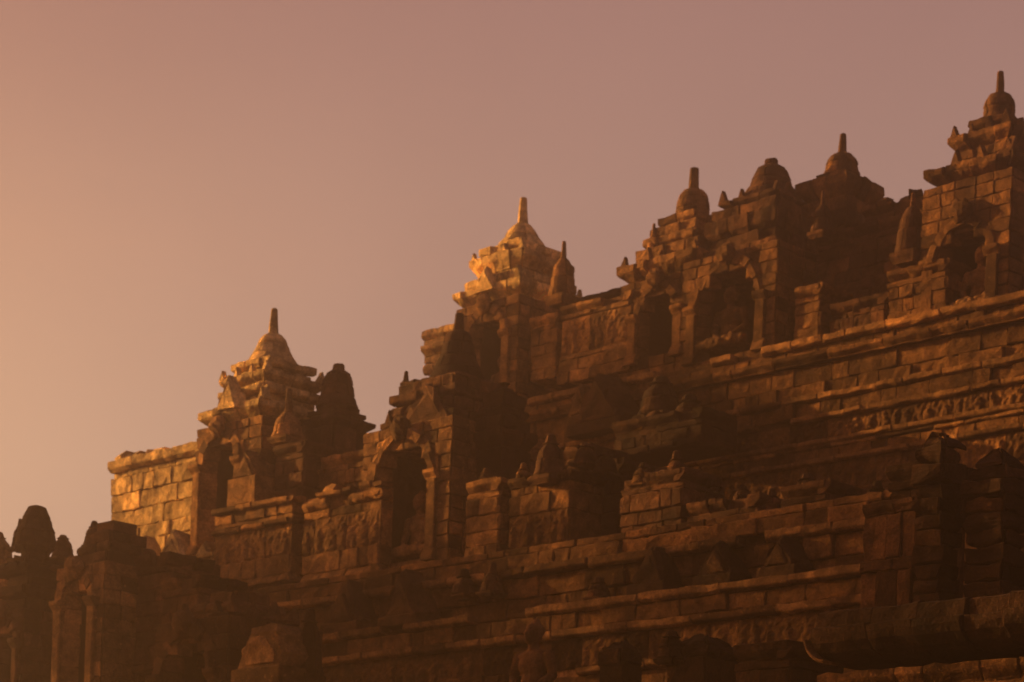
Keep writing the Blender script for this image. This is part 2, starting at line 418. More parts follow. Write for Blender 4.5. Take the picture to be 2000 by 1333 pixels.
def wall_piece(name, px0, px1, ytop, ybot, c, label, mat, spec=None, thick=.9, group=None, rag=0., cat='wall', right=True, zb=None, kind=None):
    """a stretch of masonry whose left and right ends are seen at px0, px1 on the plane c"""
    pm = (px0 + px1) / 2
    u0, _ = at(px0, ytop, c); u1, _ = at(px1, ytop, c); _, zt = at(pm, ytop, c); _, zbt = at(pm, ybot, c)
    if zb is not None: zbt = zb
    H_ = zt - zbt
    o = empty(name, u0, c, zbt, label, cat, group)
    Lw = u1 - u0
    if spec is None:
        spec = [(.17, .07, 'ogee', .5), (.09, .02, 'plain', .6)]
        while sum(s[0] for s in spec) < H_: spec.append((random.choice((.18, .21, .24)), random.choice((0, .015, .03)), 'plain', .36))
        ex = sum(s[0] for s in spec) - H_; spec[-1] = (max(.1, spec[-1][0] - ex),) + spec[-1][1:]
    tot = sum(s[0] for s in spec)
    me = boxmesh(.02, Lw - .02, .03, thick, H_ - tot + .004, H_ - .03, 'wall_core')
    link('wall_core', me, mat, o)
    courses(o, 0, Lw, H_, spec, mat, rag_top=rag, end_right=thick * .9 if right else 0.)
    if rag: rubble(o, .1, Lw - .1, H_ - (spec[0][0] if rag > .28 else 0), 0, mat, max(1, int(Lw * 2.2)))
    o['kind'] = kind or 'thing'
    return o

# ------------------------------------------------------------------ antefix and small stupa
def antefix_mesh(wd, ht, dp, seed, sq=0., rnd=False):
    pts = [(-.47, 0), (.47, 0), (.46, .08), (.38, .26), (.29, .46), (.2, .68), (.1, .86), (.03, 1.), (-.03, 1.), (-.1, .85), (-.21, .66), (-.3, .45), (-.39, .27), (-.46, .08)]
    if rnd: pts = [(.5 * math.cos(a * math.pi / 12), .3 + .7 * math.sin(a * math.pi / 12)) for a in range(13)]; pts = [(-.46, 0), (.46, 0)] + pts
    n = len(pts); vs = []
    for y, k in ((-dp / 2, .86), (-dp * .36, 1), (dp * .36, 1), (dp / 2, .86)):
        for x, z in pts: vs.append((x * wd * k, y, z * ht * (k if z > .15 else 1)))
    fs = [tuple(range(n)), tuple(3 * n + i for i in range(n - 1, -1, -1))]
    for r in range(3):
        for i in range(n): fs.append((r * n + i, r * n + n + i, r * n + n + (i + 1) % n, r * n + (i + 1) % n))
    return mk('antefix', fuzz(vs, wd * .09, 5, seed), fs)
def antefix(px, ytip, ybase, wpx, c, label, mat, plinth=.0, group='pointed antefixes along the ledges', zb=None, rnd=False):
    u, z_ = at(px, ybase, c); _, zt = at(px, ytip, c)
    zb = z_ if zb is None else zb
    ua, _ = at(px - wpx / 2, ybase, c); ub, _ = at(px + wpx / 2, ybase, c); wd = ub - ua
    o = empty('antefix', u, c, zb, label, 'antefix', group)
    if plinth:
        link('plinth_block', block(P_lin, -wd / 2, wd / 2, [(0, wd * .38), (plinth, wd * .38)], -wd * .38, n=4, seed=sd()), mat, o)
    link('pointed_stone', antefix_mesh(wd * .96, zt - zb - plinth, wd * .6, sd(), 0, rnd), mat, o, (0, 0, plinth), (rj(.04), rj(.06), rj(.1)))
    link('carved_face', antefix_mesh(wd * .6, (zt - zb - plinth) * .62, .07, sd(), 0, rnd), mat, o, (0, -wd * .29, plinth + .03), (rj(.04), rj(.06), 0))
    return o
def small_stupa(px, ytip, ybell, ybase, wpx, c, label, mat, spire_w=12, group='small stupa pinnacles'):
    """ytip spire top, ybell bell top, ybase foot; wpx bell width"""
    u, zb = at(px, ybase, c); _, zt = at(px, ytip, c); _, zl = at(px, ybell, c)
    p = W(u, c, 0); s = F / p.y; r = wpx / 2 / s
    o = empty('small_stupa', u, c, zb, label, 'stupa', group)
    hb = zl - zb
    tier(o, 0, hb * .2, r * .95, mat, 'ogee', .04, 'base', .4, .008)
    pr = [(hb * .2, r * 1.02), (hb * .3, r * 1.05), (hb * .36, r * .92), (hb * .6, r * .88), (hb * .8, r * .74), (hb * .93, r * .5), (hb, r * .36)]
    bell(o, pr, mat, 'bell', 2, 6, .008)
    spire(o, hb - .01, zt - zb, spire_w / 2 / s, spire_w / 2 / s * .6, mat)
    return o

# ------------------------------------------------------------------ niche tower
def tower(axis, yref, c, label, mat, tiers, bellp=None, spirep=None, body=None, group='niche towers crowned by stupas', bellmat=None, ant=None, rag=0., roofmat=None, name='niche_tower'):
    """axis/yref: pixel of the tower axis at its spire foot; c: plane of the axis.
    tiers: (ytop, ybot, half diagonal in px, kind, overhang); bellp: [(y, half px)] top down; spirep (ytop, half0, half1)"""
    u, z = at(axis, yref, c); p = W(u, c, 0); s = F / p.y
    def Z(hp, y):                                                   # height of a silhouette point hp pixels left of the axis
        t = p.y; lean = 0
        d0 = ray(axis - hp, y); return EYE + p.y * d0.z
    zbase = body['zb'] if body else Z(tiers[-1][2], tiers[-1][1])
    o = empty(name, u, c, zbase, label, 'tower', group)
    roofmat = roofmat or mat; bellmat = bellmat or roofmat
    for ty, by, hp, kind, over in tiers:
        h = hp / s / 1.414
        ct = tier(o, Z(hp, by) - zbase, Z(hp, ty) - zbase, h, roofmat, kind, over, 'cornice' if kind in ('ogee', 'lip') else 'roof_tier', rag=rag)
        if kind == 'ogee' and body: acroteria(ct, Z(hp, ty) - zbase, h, roofmat, 3)
    if bellp:
        pr = [(Z(hp, y) - zbase, hp / s) for y, hp in reversed(bellp)]
        bell(o, pr, bellmat, 'bell', max(2, round((pr[-1][0] - pr[0][0]) / .2)))
        zt = pr[-1][0]
    if spirep:
        yt, a, b = spirep
        spire(o, zt - .02, Z(0, yt) - zbase, a / s, b / s, bellmat)
    if body:
        h = body['h']; zt = Z(tiers[-1][2], tiers[-1][1]) - zbase; wo = body.get('wo', .45); off = body.get('off', 0.)
        zf = body.get('zf', .25); zs = body.get('zs', zt - wo - .3); dn = body.get('deep', 2 * h - .35)
        # hollow core: U-shaped walls, then a solid block over the vault
        x0, x1 = off - wo, off + wo; hc = h - .04
        U = [(-hc, -hc), (x0 - .02, -hc), (x0 - .02, -h + dn), (x1 + .02, -h + dn), (x1 + .02, -hc), (hc, -hc), (hc, hc), (-hc, hc)]
        n = len(U); ztop = zs + wo
        vs = [(x, y, zf) for x, y in U] + [(x, y, min(ztop, zt) - .01) for x, y in U]
        fs = [tuple(range(n - 1, -1, -1)), tuple(range(n, 2 * n))] + [(i, (i + 1) % n, n + (i + 1) % n, n + i) for i in range(n)]
        bm_ = link('niche_chamber', mk('niche_chamber', vs, fs), M_BLACK, o)  # black inside: niche shade put into the colour
        if zt - ztop > .03: link('lintel_core', boxmesh(-hc, hc, -hc, hc, ztop, zt, 'lintel_core'), mat, o)
        link('sill', boxmesh(-hc, hc, -hc, hc, 0, zf, 'sill'), mat, o)
        z = 0.; H_ = .2
        while z < zt - .02:
            zz = min(z + H_, zt)
            if zt - zz < .08: zz = zt
            zm = (z + zz) / 2
            if zm < zf: op = 0
            elif zm < zs: op = wo
            elif zm < ztop: op = math.sqrt(max(0, wo * wo - (zm - zs) ** 2))
            else: op = 0
            segs = []
            def fill(a, b):
                k = max(1, round((b - a) * h / .33)); cu = [a] + [a + (b - a) * (i + rj(.2)) / k for i in range(1, k)] + [b]
                for i in range(k): segs.append((cu[i], cu[i + 1]))
            if op > .05: fill(-1, (off - op) / h); fill((off + op) / h, 1)
            else: fill(-1, 1)
            for a, b in segs:
                if (b - a) * h < .05: continue
                me = block(P_sq, a, b, [(z, h), (zz, h)], h - .2 if op else h - .15, seed=sd(), scale=h, amp=.04 if mat is M_BLACK else .02)
                link('stone_block', me, mat, bm_, (rj(.004), -abs(rj(.014)), 0))
            segs = []; fill(-1, 1)
            for a, b in segs:
                me = block(P_sq, a, b, [(z, h), (zz, h)], h - .15, seed=sd(), scale=h)
                link('stone_block', me, mat, bm_, (abs(rj(.012)), rj(.004), 0), (0, 0, math.pi / 2))
            z = zz
        # pilasters, arch stones, carved head
        pw = min(.2, (h - wo) * .62)
        for sgn in (-1, 1):
            cx = off + sgn * (wo + pw / 2 + .01)
            if abs(cx) + pw / 2 > h + .12: continue
            q = link('pilaster', block(P_lin, cx - pw / 2, cx + pw / 2, [(zf, h + .07), (zs, h + .07)], h - .02, n=3, amp=.012, seed=sd()), mat, o)
            link('pilaster_cap', block(P_lin, cx - pw / 2 - .035, cx + pw / 2 + .035, prof('ogee', zs - .02, zs + .12, h + .13, .06), h - .02, n=3, amp=.012, seed=sd()), mat, q)
            link('pilaster_base', block(P_lin, cx - pw / 2 - .03, cx + pw / 2 + .03, prof('slope', zf - .06, zf + .12, h + .12, .06), h - .02, n=3, amp=.012, seed=sd()), mat, q)
        ns = 0 if body.get('noarch') else 7
        for k in range(ns):
            t0 = -math.pi / 2 + math.pi * k / ns; t1 = t0 + math.pi / ns
            me = block(P_arch, t0, t1, [(-h - .05 - rj(.04), wo + .13 + rj(.05)), (-h + .04, wo + .17)], wo - .01, n=4, amp=.035, seed=sd(), scale=wo, name='arch_stone')
            link('arch_stone', me, mat, o, (off, 0, zs + .1))
        hd = None if body.get('noarch') else ball_lump(.17, sd())
        if hd: link('carved_head', hd, mat, o, (off, -h - .08, min(zt - .06, zs + wo + .28)))
    if ant:
        ay0, ay1, aw, adx = ant                                      # tip y, base y, width px, offset px
        tz = Z(-adx * 0 + 0, ay0) - zbase; bz = Z(0, ay1) - zbase
        hh = tiers[-1][2] / s / 1.414
        wd = aw / s / .78
        link('antefix', antefix_mesh(wd, tz - bz, .2, sd()), roofmat, o, (adx / s / .72 + hh, -hh + .03, bz))
    return o, u, c, zbase
def ball_lump(r, seed):
    vs = []; fs = []; nu, nv = 12, 8
    for j in range(1, nv):
        for i in range(nu):
            a = 2 * math.pi * i / nu; e = math.pi * j / nv
            v = Vector((math.sin(e) * math.cos(a), math.sin(e) * math.sin(a) * .6, math.cos(e)))
            k = 1 + .35 * noise.noise(v * 2.6 + Vector((seed, 0, 0))) + (.12 if abs(v.x) > .3 and v.z > 0 else 0)
            vs.append(tuple(v * r * k))
    t = len(vs); vs += [(0, 0, r), (0, 0, -r)]
    for j in range(nv - 2):
        for i in range(nu): p = j * nu + i; q = j * nu + (i + 1) % nu; fs.append((p, p + nu, q + nu, q))
    for i in range(nu): fs.append((t, i, (i + 1) % nu)); fs.append((t + 1, (nv - 2) * nu + (i + 1) % nu, (nv - 2) * nu + i))
    return mk('carved_head', vs, fs)

# ================================================================== THE PLACE
# levels (distance of the wall plane into the hill, base height)
cC, cA, cB = 18.0, 23.6, 29.3
def zc(px, py, c): return at(px, py, c)[1]
zA = zc(830, 1115, cA); zB = zc(1300, 735, cB); zC = 1.7 + 3.5
zA0, zB0 = zA - .1, zB - .1
# ground
g = link('ground', mk('ground', [(-1500, -1500, 0), (1500, -1500, 0), (1500, 1500, 0), (-1500, 1500, 0)], [(0, 1, 2, 3)]), M_GROUND); g['kind'] = 'structure'
# terraces: solid steps of the monument, each with its left front corner where the photo shows it
def terrace(name, pxl, pyl, c, ztop, zbot, umax=30, depth=40, mat=M_STONE):
    u0, _ = at(pxl, pyl, c)
    o = link(name, boxmesh(u0, umax, c, c + depth, zbot, ztop, name), mat, None, (0, 0, 0), ROT); o['kind'] = 'structure'; return o
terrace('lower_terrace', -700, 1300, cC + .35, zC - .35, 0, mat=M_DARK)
terrace('middle_terrace', 190, 1100, cA + .1, zA0 - .02, zC - .36)
terrace('upper_terrace', 880, 700, cB + .1, zB0 - .02, zA0 - .03)
tt = terrace('summit_terrace', 1560, 420, cB + 4.0, zB0 + 1.2, zB0 - .03, depth=25)

# ---------------------------------------------------------------- row B towers (upper)
def nb(h, wo, zb, zf=.3, zs=None, off=0., deep=None):
    d = dict(h=h, wo=wo, zb=zb, zf=zf, off=off)
    if zs: d['zs'] = zs
    if deep: d['deep'] = deep
    return d
GB = 'niche towers on the upper row'
t = tower(1021, 432, cB + .84, 'leftmost tower of the upper row, sunlit tiers under a thin spire beside a small stupa', M_STONE,
      [(488, 506, 82, 'lip', .06), (512, 544, 104, 'ogee', .1), (545, 552, 88, 'plain', .05), (552, 572, 110, 'lip', .08), (574, 606, 130, 'ogee', .16)],
      [(440, 15), (446, 23), (456, 30), (468, 36), (476, 44), (489, 52)], (387, 11, 6.5),
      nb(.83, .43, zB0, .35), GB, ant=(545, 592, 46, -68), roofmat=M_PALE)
buddha(t[1] + .02, t[2] - .38, zB0 + .36, 'Buddha half lit in the niche of the leftmost upper tower', M_STONE)
t = tower(1355, 368, cB + .84, 'upper tower with round bell and short blunt spire left of the big headless bell', M_BROWN,
      [(428, 446, 68, 'lip', .06), (450, 470, 84, 'plain', .06), (470, 488, 92, 'lip', .07), (492, 516, 110, 'plain', .06), (522, 560, 142, 'ogee', .18)],
      [(372, 17), (378, 26), (395, 32), (415, 34), (424, 33), (430, 42)], (328, 11, 8),
      nb(.84, .4, zB0 + .1, .35), GB, roofmat=M_STONE)
t = tower(1507, 325, cB + .95, 'big dark upper tower with blunt broken bell over a deep arched niche', M_BROWN,
      [(398, 415, 100, 'ogee', .12), (416, 436, 112, 'plain', .06), (440, 474, 130, 'lip', .1), (476, 500, 118, 'plain', .06), (500, 516, 138, 'lip', .08)],
      [(312, 13), (325, 14), (328, 26), (338, 33), (352, 39), (366, 42), (376, 50), (398, 66)], None,
      nb(1.0, .62, zB0, .22, off=-.02), GB, roofmat=M_DARK)
buddha(t[1] - .16, t[2] - .72, zB0 + .36, 'Buddha in profile in the deep niche of the big dark upper tower', M_STONE, 1.2)
t = tower(1645, 300, cB + 1.6, 'set-back upper tower with round bell on one wide pale carved block', M_BROWN,
      [(344, 358, 48, 'lip', .05), (360, 402, 86, 'ogee', .14), (403, 430, 80, 'plain', .05), (432, 460, 88, 'lip', .08), (462, 580, 78, 'plain', .05)],
      [(302, 16), (306, 24), (318, 31), (332, 32), (344, 38)], (262, 9, 6), None, GB, roofmat=M_BROWN)
t = tower(1953, 182, cB + .84, 'highest tower at the right edge, tall spire above leaning tiers', M_BROWN,
      [(240, 256, 62, 'lip', .06), (258, 268, 52, 'plain', .05), (270, 300, 98, 'ogee', .12), (302, 322, 84, 'plain', .06), (324, 334, 96, 'plain', .06), (336, 372, 142, 'ogee', .18)],
      [(184, 17), (190, 25), (205, 31), (225, 30), (232, 30), (242, 42)], (140, 9, 6),
      nb(.8, .46, zB0, .12, zs=zc(1900, 505, cB) - zB0, off=-.04), GB, roofmat=M_BROWN)
buddha(t[1] + .1, t[2] - .45, zB0 + .16, 'dark Buddha in the niche below the highest tower', M_STONE, 1.15)
small_stupa(1097, 473, 508, 600, 54, cB + .35, 'small stupa with thin dark spire right of the leftmost upper tower', M_STONE, 12)
small_stupa(1275, 438, 462, 500, 28, cB + .3, 'tiny stupa tip on the shoulder of the blunt-spired upper tower', M_STONE, 9)
small_stupa(1778, 378, 408, 520, 62, cB + .2, 'dark small stupa between the pale block tower and the highest tower', M_DARK, 11)
small_stupa(1604, 374, 404, 470, 44, cB + .5, 'dark small stupa in front of the pale carved block', M_DARK, 9)
# row B parapet pieces
GP = 'parapet walls of the upper row'
wall_piece('parapet_wall', 1040, 1088, 618, 740, cB, 'narrow upper parapet panel beside the small thin-spired stupa', M_STONE, group=GP)
FR = lambda H_, n=1: [(.15, .08, 'ogee', .5), (.08, .03, 'plain', .6)] + [(H_, .0, 'frieze', .55)] * n + [(.1, .05, 'slope', .5), (.22, .06, 'plain', .5), (.2, .08, 'plain', .5)]
wall_piece('parapet_wall', 1100, 1232, 586, 735, cB, 'carved upper parapet between the small stupa and the narrow dark niche', M_STONE, FR(.62), group=GP, rag=.3)
wall_piece('parapet_wall', 1555, 1604, 560, 700, cB + .1, 'small upright pier right of the big niche', M_BROWN, group=GP)
wall_piece('parapet_wall', 1625, 1732, 585, 720, cB + .2, 'shadowed low upper parapet with loose blocks under the pale block tower', M_DARK, group=GP, rag=.3)
wall_piece('parapet_wall', 1738, 1850, 520, 700, cB, 'tall upper parapet left of the right-edge niche', M_BROWN, group=GP)
wall_piece('parapet_wall', 1600, 1860, 430, 600, cB + .9, 'dark blocky back wall under the upper small stupas', M_DARK, group=GP, rag=.35)
wall_piece('parapet_wall', 1690, 1850, 386, 470, cB + 1.1, 'broken crest of stones left of the highest tower', M_DARK, group=GP, rag=.16)
wall_piece('parapet_wall', 1125, 1240, 572, 620, cB + .8, 'broken crest with a small hole against the sky', M_DARK, group=GP, rag=.45)
wall_piece('parapet_wall', 832, 900, 642, 740, cB + .6, 'pale corner stones jutting behind the dark stub stupa', M_PALE, [(.16, .12, 'lip', .4), (.12, .05, 'plain', .4), (.18, .12, 'ogee', .4), (.14, .02, 'plain', .4), (.2, .06, 'round', .4)], group=GP)
# wall under row B
long_B = [(.13, .16, 'lip', .8), (.14, .06, 'plain', .5), (.14, .2, 'ogee', .7), (.3, .03, 'plain', .6), (.26, .0, 'rough', .55), (.11, .14, 'lip', .8), (.34, .02, 'frieze', .6), (.1, .17, 'lip', .9), (.07, .1, 'lip', .7),
          (.2, .03, 'plain', .6), (.09, .15, 'lip', .9), (.46, .0, 'frieze', .6), (.12, .1, 'slope', .6), (.3, .08, 'rough', .5), (.28, .08, 'rough', .5)]
long_B = long_B[:3] + [(.3, .03, 'plain', .6), (.32, .0, 'rough', .5), (.1, .5, 'lip', .9), (.22, .4, 'rough', .5), (.08, .5, 'lip', .9), (.3, .4, 'frieze', .6), (.08, .5, 'lip', .9), (.06, .44, 'lip', .7),
          (.16, .4, 'plain', .5), (.08, .5, 'lip', .9), (.44, .4, 'frieze', .6), (.1, .5, 'slope', .6), (.3, .46, 'rough', .5), (.28, .46, 'rough', .5)]
u0 = at(1005, 800, cB - .5)[0]
LB = 11.3; LA = 14.4
ob = empty('gallery_wall', u0, cB - .5, zB0 - 3.2, 'long banded wall with carved friezes and bright ledges under the upper row', 'wall')
link('wall_core', boxmesh(.02, LB, .03, 1.0, 0, 3.18), M_BROWN, ob); link('base_core', boxmesh(.02, LB, -.37, .02, 0, 2.05, 'base_core'), M_BROWN, ob)
ob['kind'] = 'thing'
courses(ob, 0, LB, 3.2, long_B, M_BROWN, lipmat=M_STONE)

# ---------------------------------------------------------------- row A (middle)
GA = 'niche towers on the middle row'
tower(534, 652, cA + .85, 'leftmost tower of the middle row, sunlit, with tall spire and crumbling tiers', M_STONE,
      [(714, 730, 83, 'lip', .06), (732, 744, 72, 'plain', .05), (744, 766, 107, 'ogee', .1), (768, 784, 106, 'lip', .08), (786, 808, 86, 'plain', .05), (808, 840, 147, 'ogee', .18)],
      [(654, 15), (660, 24), (668, 28), (686, 35), (698, 42), (715, 54)], (603, 10.5, 6),
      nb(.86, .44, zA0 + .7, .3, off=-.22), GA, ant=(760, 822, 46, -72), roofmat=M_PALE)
tower(661, 728, cA + 1.3, 'dark tower with stubby broken bell between two spires', M_STONE,
      [(796, 806, 46, 'lip', .05), (808, 820, 60, 'lip', .06), (822, 842, 76, 'ogee', .1), (842, 960, 64, 'plain', .05)],
      [(712, 11), (728, 13), (730, 24), (745, 30), (770, 33), (786, 38), (797, 44)], None, None, GA, roofmat=M_DARK)
t = tower(896, 650, cA + 1.0, 'tower with dark conical bell and stub over a wide niche holding a Buddha', M_STONE,
      [(748, 756, 104, 'plain', .05), (754, 776, 114, 'plain', .06), (778, 796, 132, 'lip', .07), (798, 824, 128, 'round', .08), (826, 850, 142, 'ogee', .1)],
      [(648, 17), (655, 27), (680, 31), (700, 36), (722, 46), (748, 60)], (613, 12, 8),
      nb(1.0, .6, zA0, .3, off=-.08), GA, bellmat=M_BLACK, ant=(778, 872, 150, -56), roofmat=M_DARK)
buddha(t[1] + .0, t[2] - .66, zA0 + .36, 'Buddha seen from the side in the wide middle niche', M_STONE, 1.15)
tower(985, 760, cA + .8, 'ruined dark tower stump without bell right of the wide middle niche', M_BLACK,
      [(748, 772, 32, 'slope', .2), (772, 800, 42, 'plain', .05), (800, 820, 50, 'round', .06), (822, 846, 60, 'plain', .06), (848, 880, 72, 'ogee', .1), (882, 1010, 58, 'plain', .05)], group=GA, rag=.12)
small_stupa(561, 760, 808, 870, 62, cA + .1, 'small stupa with sunlit spire in front of the leftmost middle tower', M_STONE, 17)
small_stupa(792, 726, 745, 772, 22, cA + .5, 'tiny worn pinnacle on the left shoulder of the conical-bell tower', M_DARK, 12)
small_stupa(1073, 850, 868, 950, 62, cA - .1, 'rounded dark bell without spire right of the tower stump', M_DARK, 26)
GQ = 'parapet walls of the middle row'
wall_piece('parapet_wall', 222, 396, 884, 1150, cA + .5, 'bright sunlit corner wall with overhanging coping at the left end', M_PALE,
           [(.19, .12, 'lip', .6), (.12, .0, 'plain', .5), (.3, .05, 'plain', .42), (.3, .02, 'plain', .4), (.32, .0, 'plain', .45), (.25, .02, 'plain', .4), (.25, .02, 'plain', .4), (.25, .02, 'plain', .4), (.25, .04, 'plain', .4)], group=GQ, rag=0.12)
panel = [(.09, .12, 'lip', .7), (.16, .03, 'plain', .5), (.08, .02, 'plain', .5), (.08, .1, 'lip', .8), (.5, .0, 'frieze', .6), (.3, .03, 'plain', .45), (.12, .08, 'slope', .5)]
wall_piece('parapet_wall', 422, 572, 985, 1135, cA - .25, 'panelled parapet with two thin pale ledges below the leftmost middle tower', M_STONE, panel, group=GQ, thick=.32)
wall_piece('parapet_wall', 596, 746, 958, 1125, cA - .2, 'parapet panel with a bright broken ledge left of the wide niche', M_STONE,
           [(.07, .12, 'lip', .4), (.17, .07, 'round', .4), (.14, .0, 'plain', .5), (.55, .0, 'frieze', .5), (.3, .02, 'plain', .4), (.12, .06, 'slope', .5)], group=GQ, rag=.15, thick=.26)
wall_piece('parapet_wall', 566, 728, 893, 1120, cA + .32, 'low rough stones behind the bright broken ledge', M_STONE, group=GQ, rag=.3)
wall_piece('parapet_wall', 915, 978, 940, 1085, cA - .1, 'narrow sunlit parapet panel between two dark slits', M_STONE, group=GQ, thick=.25)
wall_piece('parapet_wall', 998, 1114, 930, 1080, cA - .1, 'wide sunlit parapet panel right of the dark slits', M_BROWN, [(.12, .08, 'ogee', .5), (.12, .0, 'plain', .5), (.28, .02, 'plain', .4), (.48, .0, 'frieze', .55), (.14, .05, 'slope', .5)], group=GQ)
wall_piece('parapet_wall', 940, 1130, 932, 1080, cA + .28, 'recessed back wall showing in the dark slits', M_DARK, group=GQ)
wall_piece('parapet_wall', 1108, 1152, 872, 1060, cA + .5, 'narrow upright block pile beside the rounded dark bell', M_DARK, group=GQ)
wall_piece('parapet_wall', 1215, 1335, 925, 1070, cA - .05, 'stepped ruined parapet in the shaded centre', M_DARK, group=GQ, rag=.25)
wall_piece('parapet_wall', 1345, 1480, 975, 1060, cA, 'low shaded parapet with missing coping', M_DARK, group=GQ, rag=.3)
wall_piece('parapet_wall', 1530, 1618, 945, 1050, cA - .05, 'square dark block stack in front of the bright frieze', M_DARK, group=GQ)
wall_piece('parapet_wall', 1640, 1745, 985, 1050, cA, 'low dark block course left of the right-hand niche tower', M_DARK, group=GQ)
wall_piece('parapet_wall', 1200, 1370, 812, 880, cB - 2.2, 'broad black wall top put in for a cast shadow below the two pointed antefixes', M_BLACK, group=GQ, rag=.25)  # black masonry in place of a cast shadow
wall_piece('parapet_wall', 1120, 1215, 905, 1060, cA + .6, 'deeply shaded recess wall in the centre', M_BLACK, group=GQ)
# wall under row A
long_A = [(.1, .12, 'plain', .6), (.2, .1, 'rough', .5), (.12, .22, 'lip', .8), (.28, .04, 'rough', .6), (.27, .02, 'rough', .5), (.12, .62, 'lip', .9), (.22, .5, 'rough', .5), (.11, .58, 'lip', .9), (.42, .46, 'frieze', .6), (.09, .58, 'lip', .8),
          (.3, .46, 'plain', .5), (.12, .56, 'slope', .6), (.25, .5, 'plain', .5)]
u0 = at(420, 1150, cA - .7)[0]
oa = empty('gallery_wall', u0, cA - .7, zA0 - 2.3, 'long lower wall with orange-lit ledge and worn frieze behind the bottom Buddha', 'wall')
link('wall_core', boxmesh(.02, LA, .03, 1.3, 0, 2.28), M_STONE, oa); link('base_core', boxmesh(.02, LA, -.43, .02, -1, 1.22, 'base_core'), M_STONE, oa)
oa['kind'] = 'thing'
courses(oa, 0, LA, 2.3, long_A, M_BROWN, lipmat=M_STONE)
# antefixes on the ledges
wall_piece('parapet_wall', 272, 424, 1092, 1180, cA - .1, 'low sunlit ledge carrying three small antefixes at the left', M_PALE, [(.1, .1, 'lip', .5), (.12, .04, 'plain', .4), (.1, .12, 'lip', .6), (.3, .02, 'rough', .5)], group=GQ)
antefix(291, 1050, 1092, 34, cA + .05, 'small sunlit antefix leftmost on the middle ledge', M_PALE)
antefix(353, 1042, 1096, 52, cA + .05, 'large sunlit antefix below the bright corner wall', M_PALE)
antefix(408, 1058, 1092, 34, cA + .05, 'sunlit antefix at the corner of the panelled parapet', M_PALE)
antefix(496, 882, 992, 56, cA + .0, 'tall pointed antefix under the small sunlit-spire stupa', M_STONE, .45)
wall_piece('parapet_wall', 540, 596, 868, 1000, cA + .02, 'narrow dark pier carrying the small sunlit-spire stupa', M_DARK, group=GQ)
antefix(692, 1135, 1215, 72, cA - .95, 'dark antefix on a plinth below the broken ledge', M_DARK, .16, zb=zA0 - .97)
antefix(806, 1118, 1210, 76, cA - .95, 'dark antefix on a plinth below the wide middle niche', M_DARK, .16, zb=zA0 - .97)
antefix(1283, 1068, 1170, 74, cA - .95, 'dark antefix below the shaded centre, left of three', M_BLACK, .16, zb=zA0 - .97)
antefix(1412, 1062, 1160, 76, cA - .95, 'dark antefix in the middle of the three right-hand ones', M_BLACK, .16, zb=zA0 - .97)
antefix(1535, 1050, 1150, 76, cA - .95, 'dark antefix rightmost on the lower ledge', M_BLACK, .16, zb=zA0 - .97)
antefix(1140, 752, 830, 46, cB - .75, 'small triangular antefix on a lit plinth below the carved parapet', M_STONE, .45, zb=zB0 - 1.03)
antefix(1193, 738, 835, 104, cB - .8, 'largest dark antefix with steep tip left of the black wall top', M_BLACK, .2, zb=zB0 - 1.03)
small_stupa(1288, 738, 752, 830, 84, cB - 1.5, 'squat black stupa stump right of the largest dark antefix', M_BLACK, 40)
small_stupa(1345, 772, 786, 835, 66, cB - 1.6, 'lower black stump at the right end of the black wall top', M_BLACK, 36)

# ---------------------------------------------------------------- row C (lowest in view)
GC = 'niche towers on the lowest row in view'
wall_piece('parapet_wall', -80, 130, 1128, 1300, cC + 2.0, 'shaded wall crest behind the bottom left bell', M_STONE, group='walls of the lowest row', rag=.15)
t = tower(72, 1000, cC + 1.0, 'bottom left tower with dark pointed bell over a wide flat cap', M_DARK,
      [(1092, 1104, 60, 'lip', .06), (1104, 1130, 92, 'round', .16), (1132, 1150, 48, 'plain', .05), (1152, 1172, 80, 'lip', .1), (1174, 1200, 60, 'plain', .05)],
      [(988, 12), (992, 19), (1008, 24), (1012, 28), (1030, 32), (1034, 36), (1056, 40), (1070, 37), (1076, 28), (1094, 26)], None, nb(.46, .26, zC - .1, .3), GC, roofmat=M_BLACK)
small_stupa(37, 1014, 1030, 1080, 30, cC + 2.2, 'small pinnacle peeking out left of the bottom left bell', M_DARK, 10)
small_stupa(122, 1046, 1052, 1100, 44, cC + 2.0, 'rounded stub stupa right of the bottom left bell', M_DARK, 20)
small_stupa(-5, 1040, 1052, 1110, 60, cC + 2.0, 'pale rounded stupa cut by the left edge', M_STONE, 24)
t = tower(228, 1040, cC + 1.0, 'broken-topped lower tower with a pale pilaster beside a black niche', M_STONE,
      [(1022, 1044, 46, 'plain', .05), (1045, 1066, 66, 'plain', .05), (1068, 1088, 84, 'round', .06), (1090, 1112, 100, 'plain', .08)],
      None, None, nb(.58, .3, zC - .1, .3, off=-.05), GC, roofmat=M_DARK, rag=.2)
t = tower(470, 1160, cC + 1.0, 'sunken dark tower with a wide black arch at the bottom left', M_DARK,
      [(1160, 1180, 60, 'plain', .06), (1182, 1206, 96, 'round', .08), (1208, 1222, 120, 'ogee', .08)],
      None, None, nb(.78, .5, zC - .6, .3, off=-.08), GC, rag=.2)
wall_piece('parapet_wall', 270, 330, 1085, 1300, cC + .9, 'dark stepped masonry falling to the right at the bottom left', M_DARK, group='walls of the lowest row', rag=.3)
wall_piece('parapet_wall', 320, 392, 1128, 1300, cC + .8, 'lower dark step of masonry beside the black arch', M_DARK, group='walls of the lowest row', rag=.3)
antefix(540, 1225, 1345, 96, cC + .1, 'broad round-topped slab standing beside the black arch', M_STONE, .22, rnd=True)
small_stupa(600, 1190, 1215, 1345, 60, cC + .3, 'black leaning stupa silhouette right of the round-topped slab', M_BLACK, 26)
ub, zb = at(1040, 1345, cC)
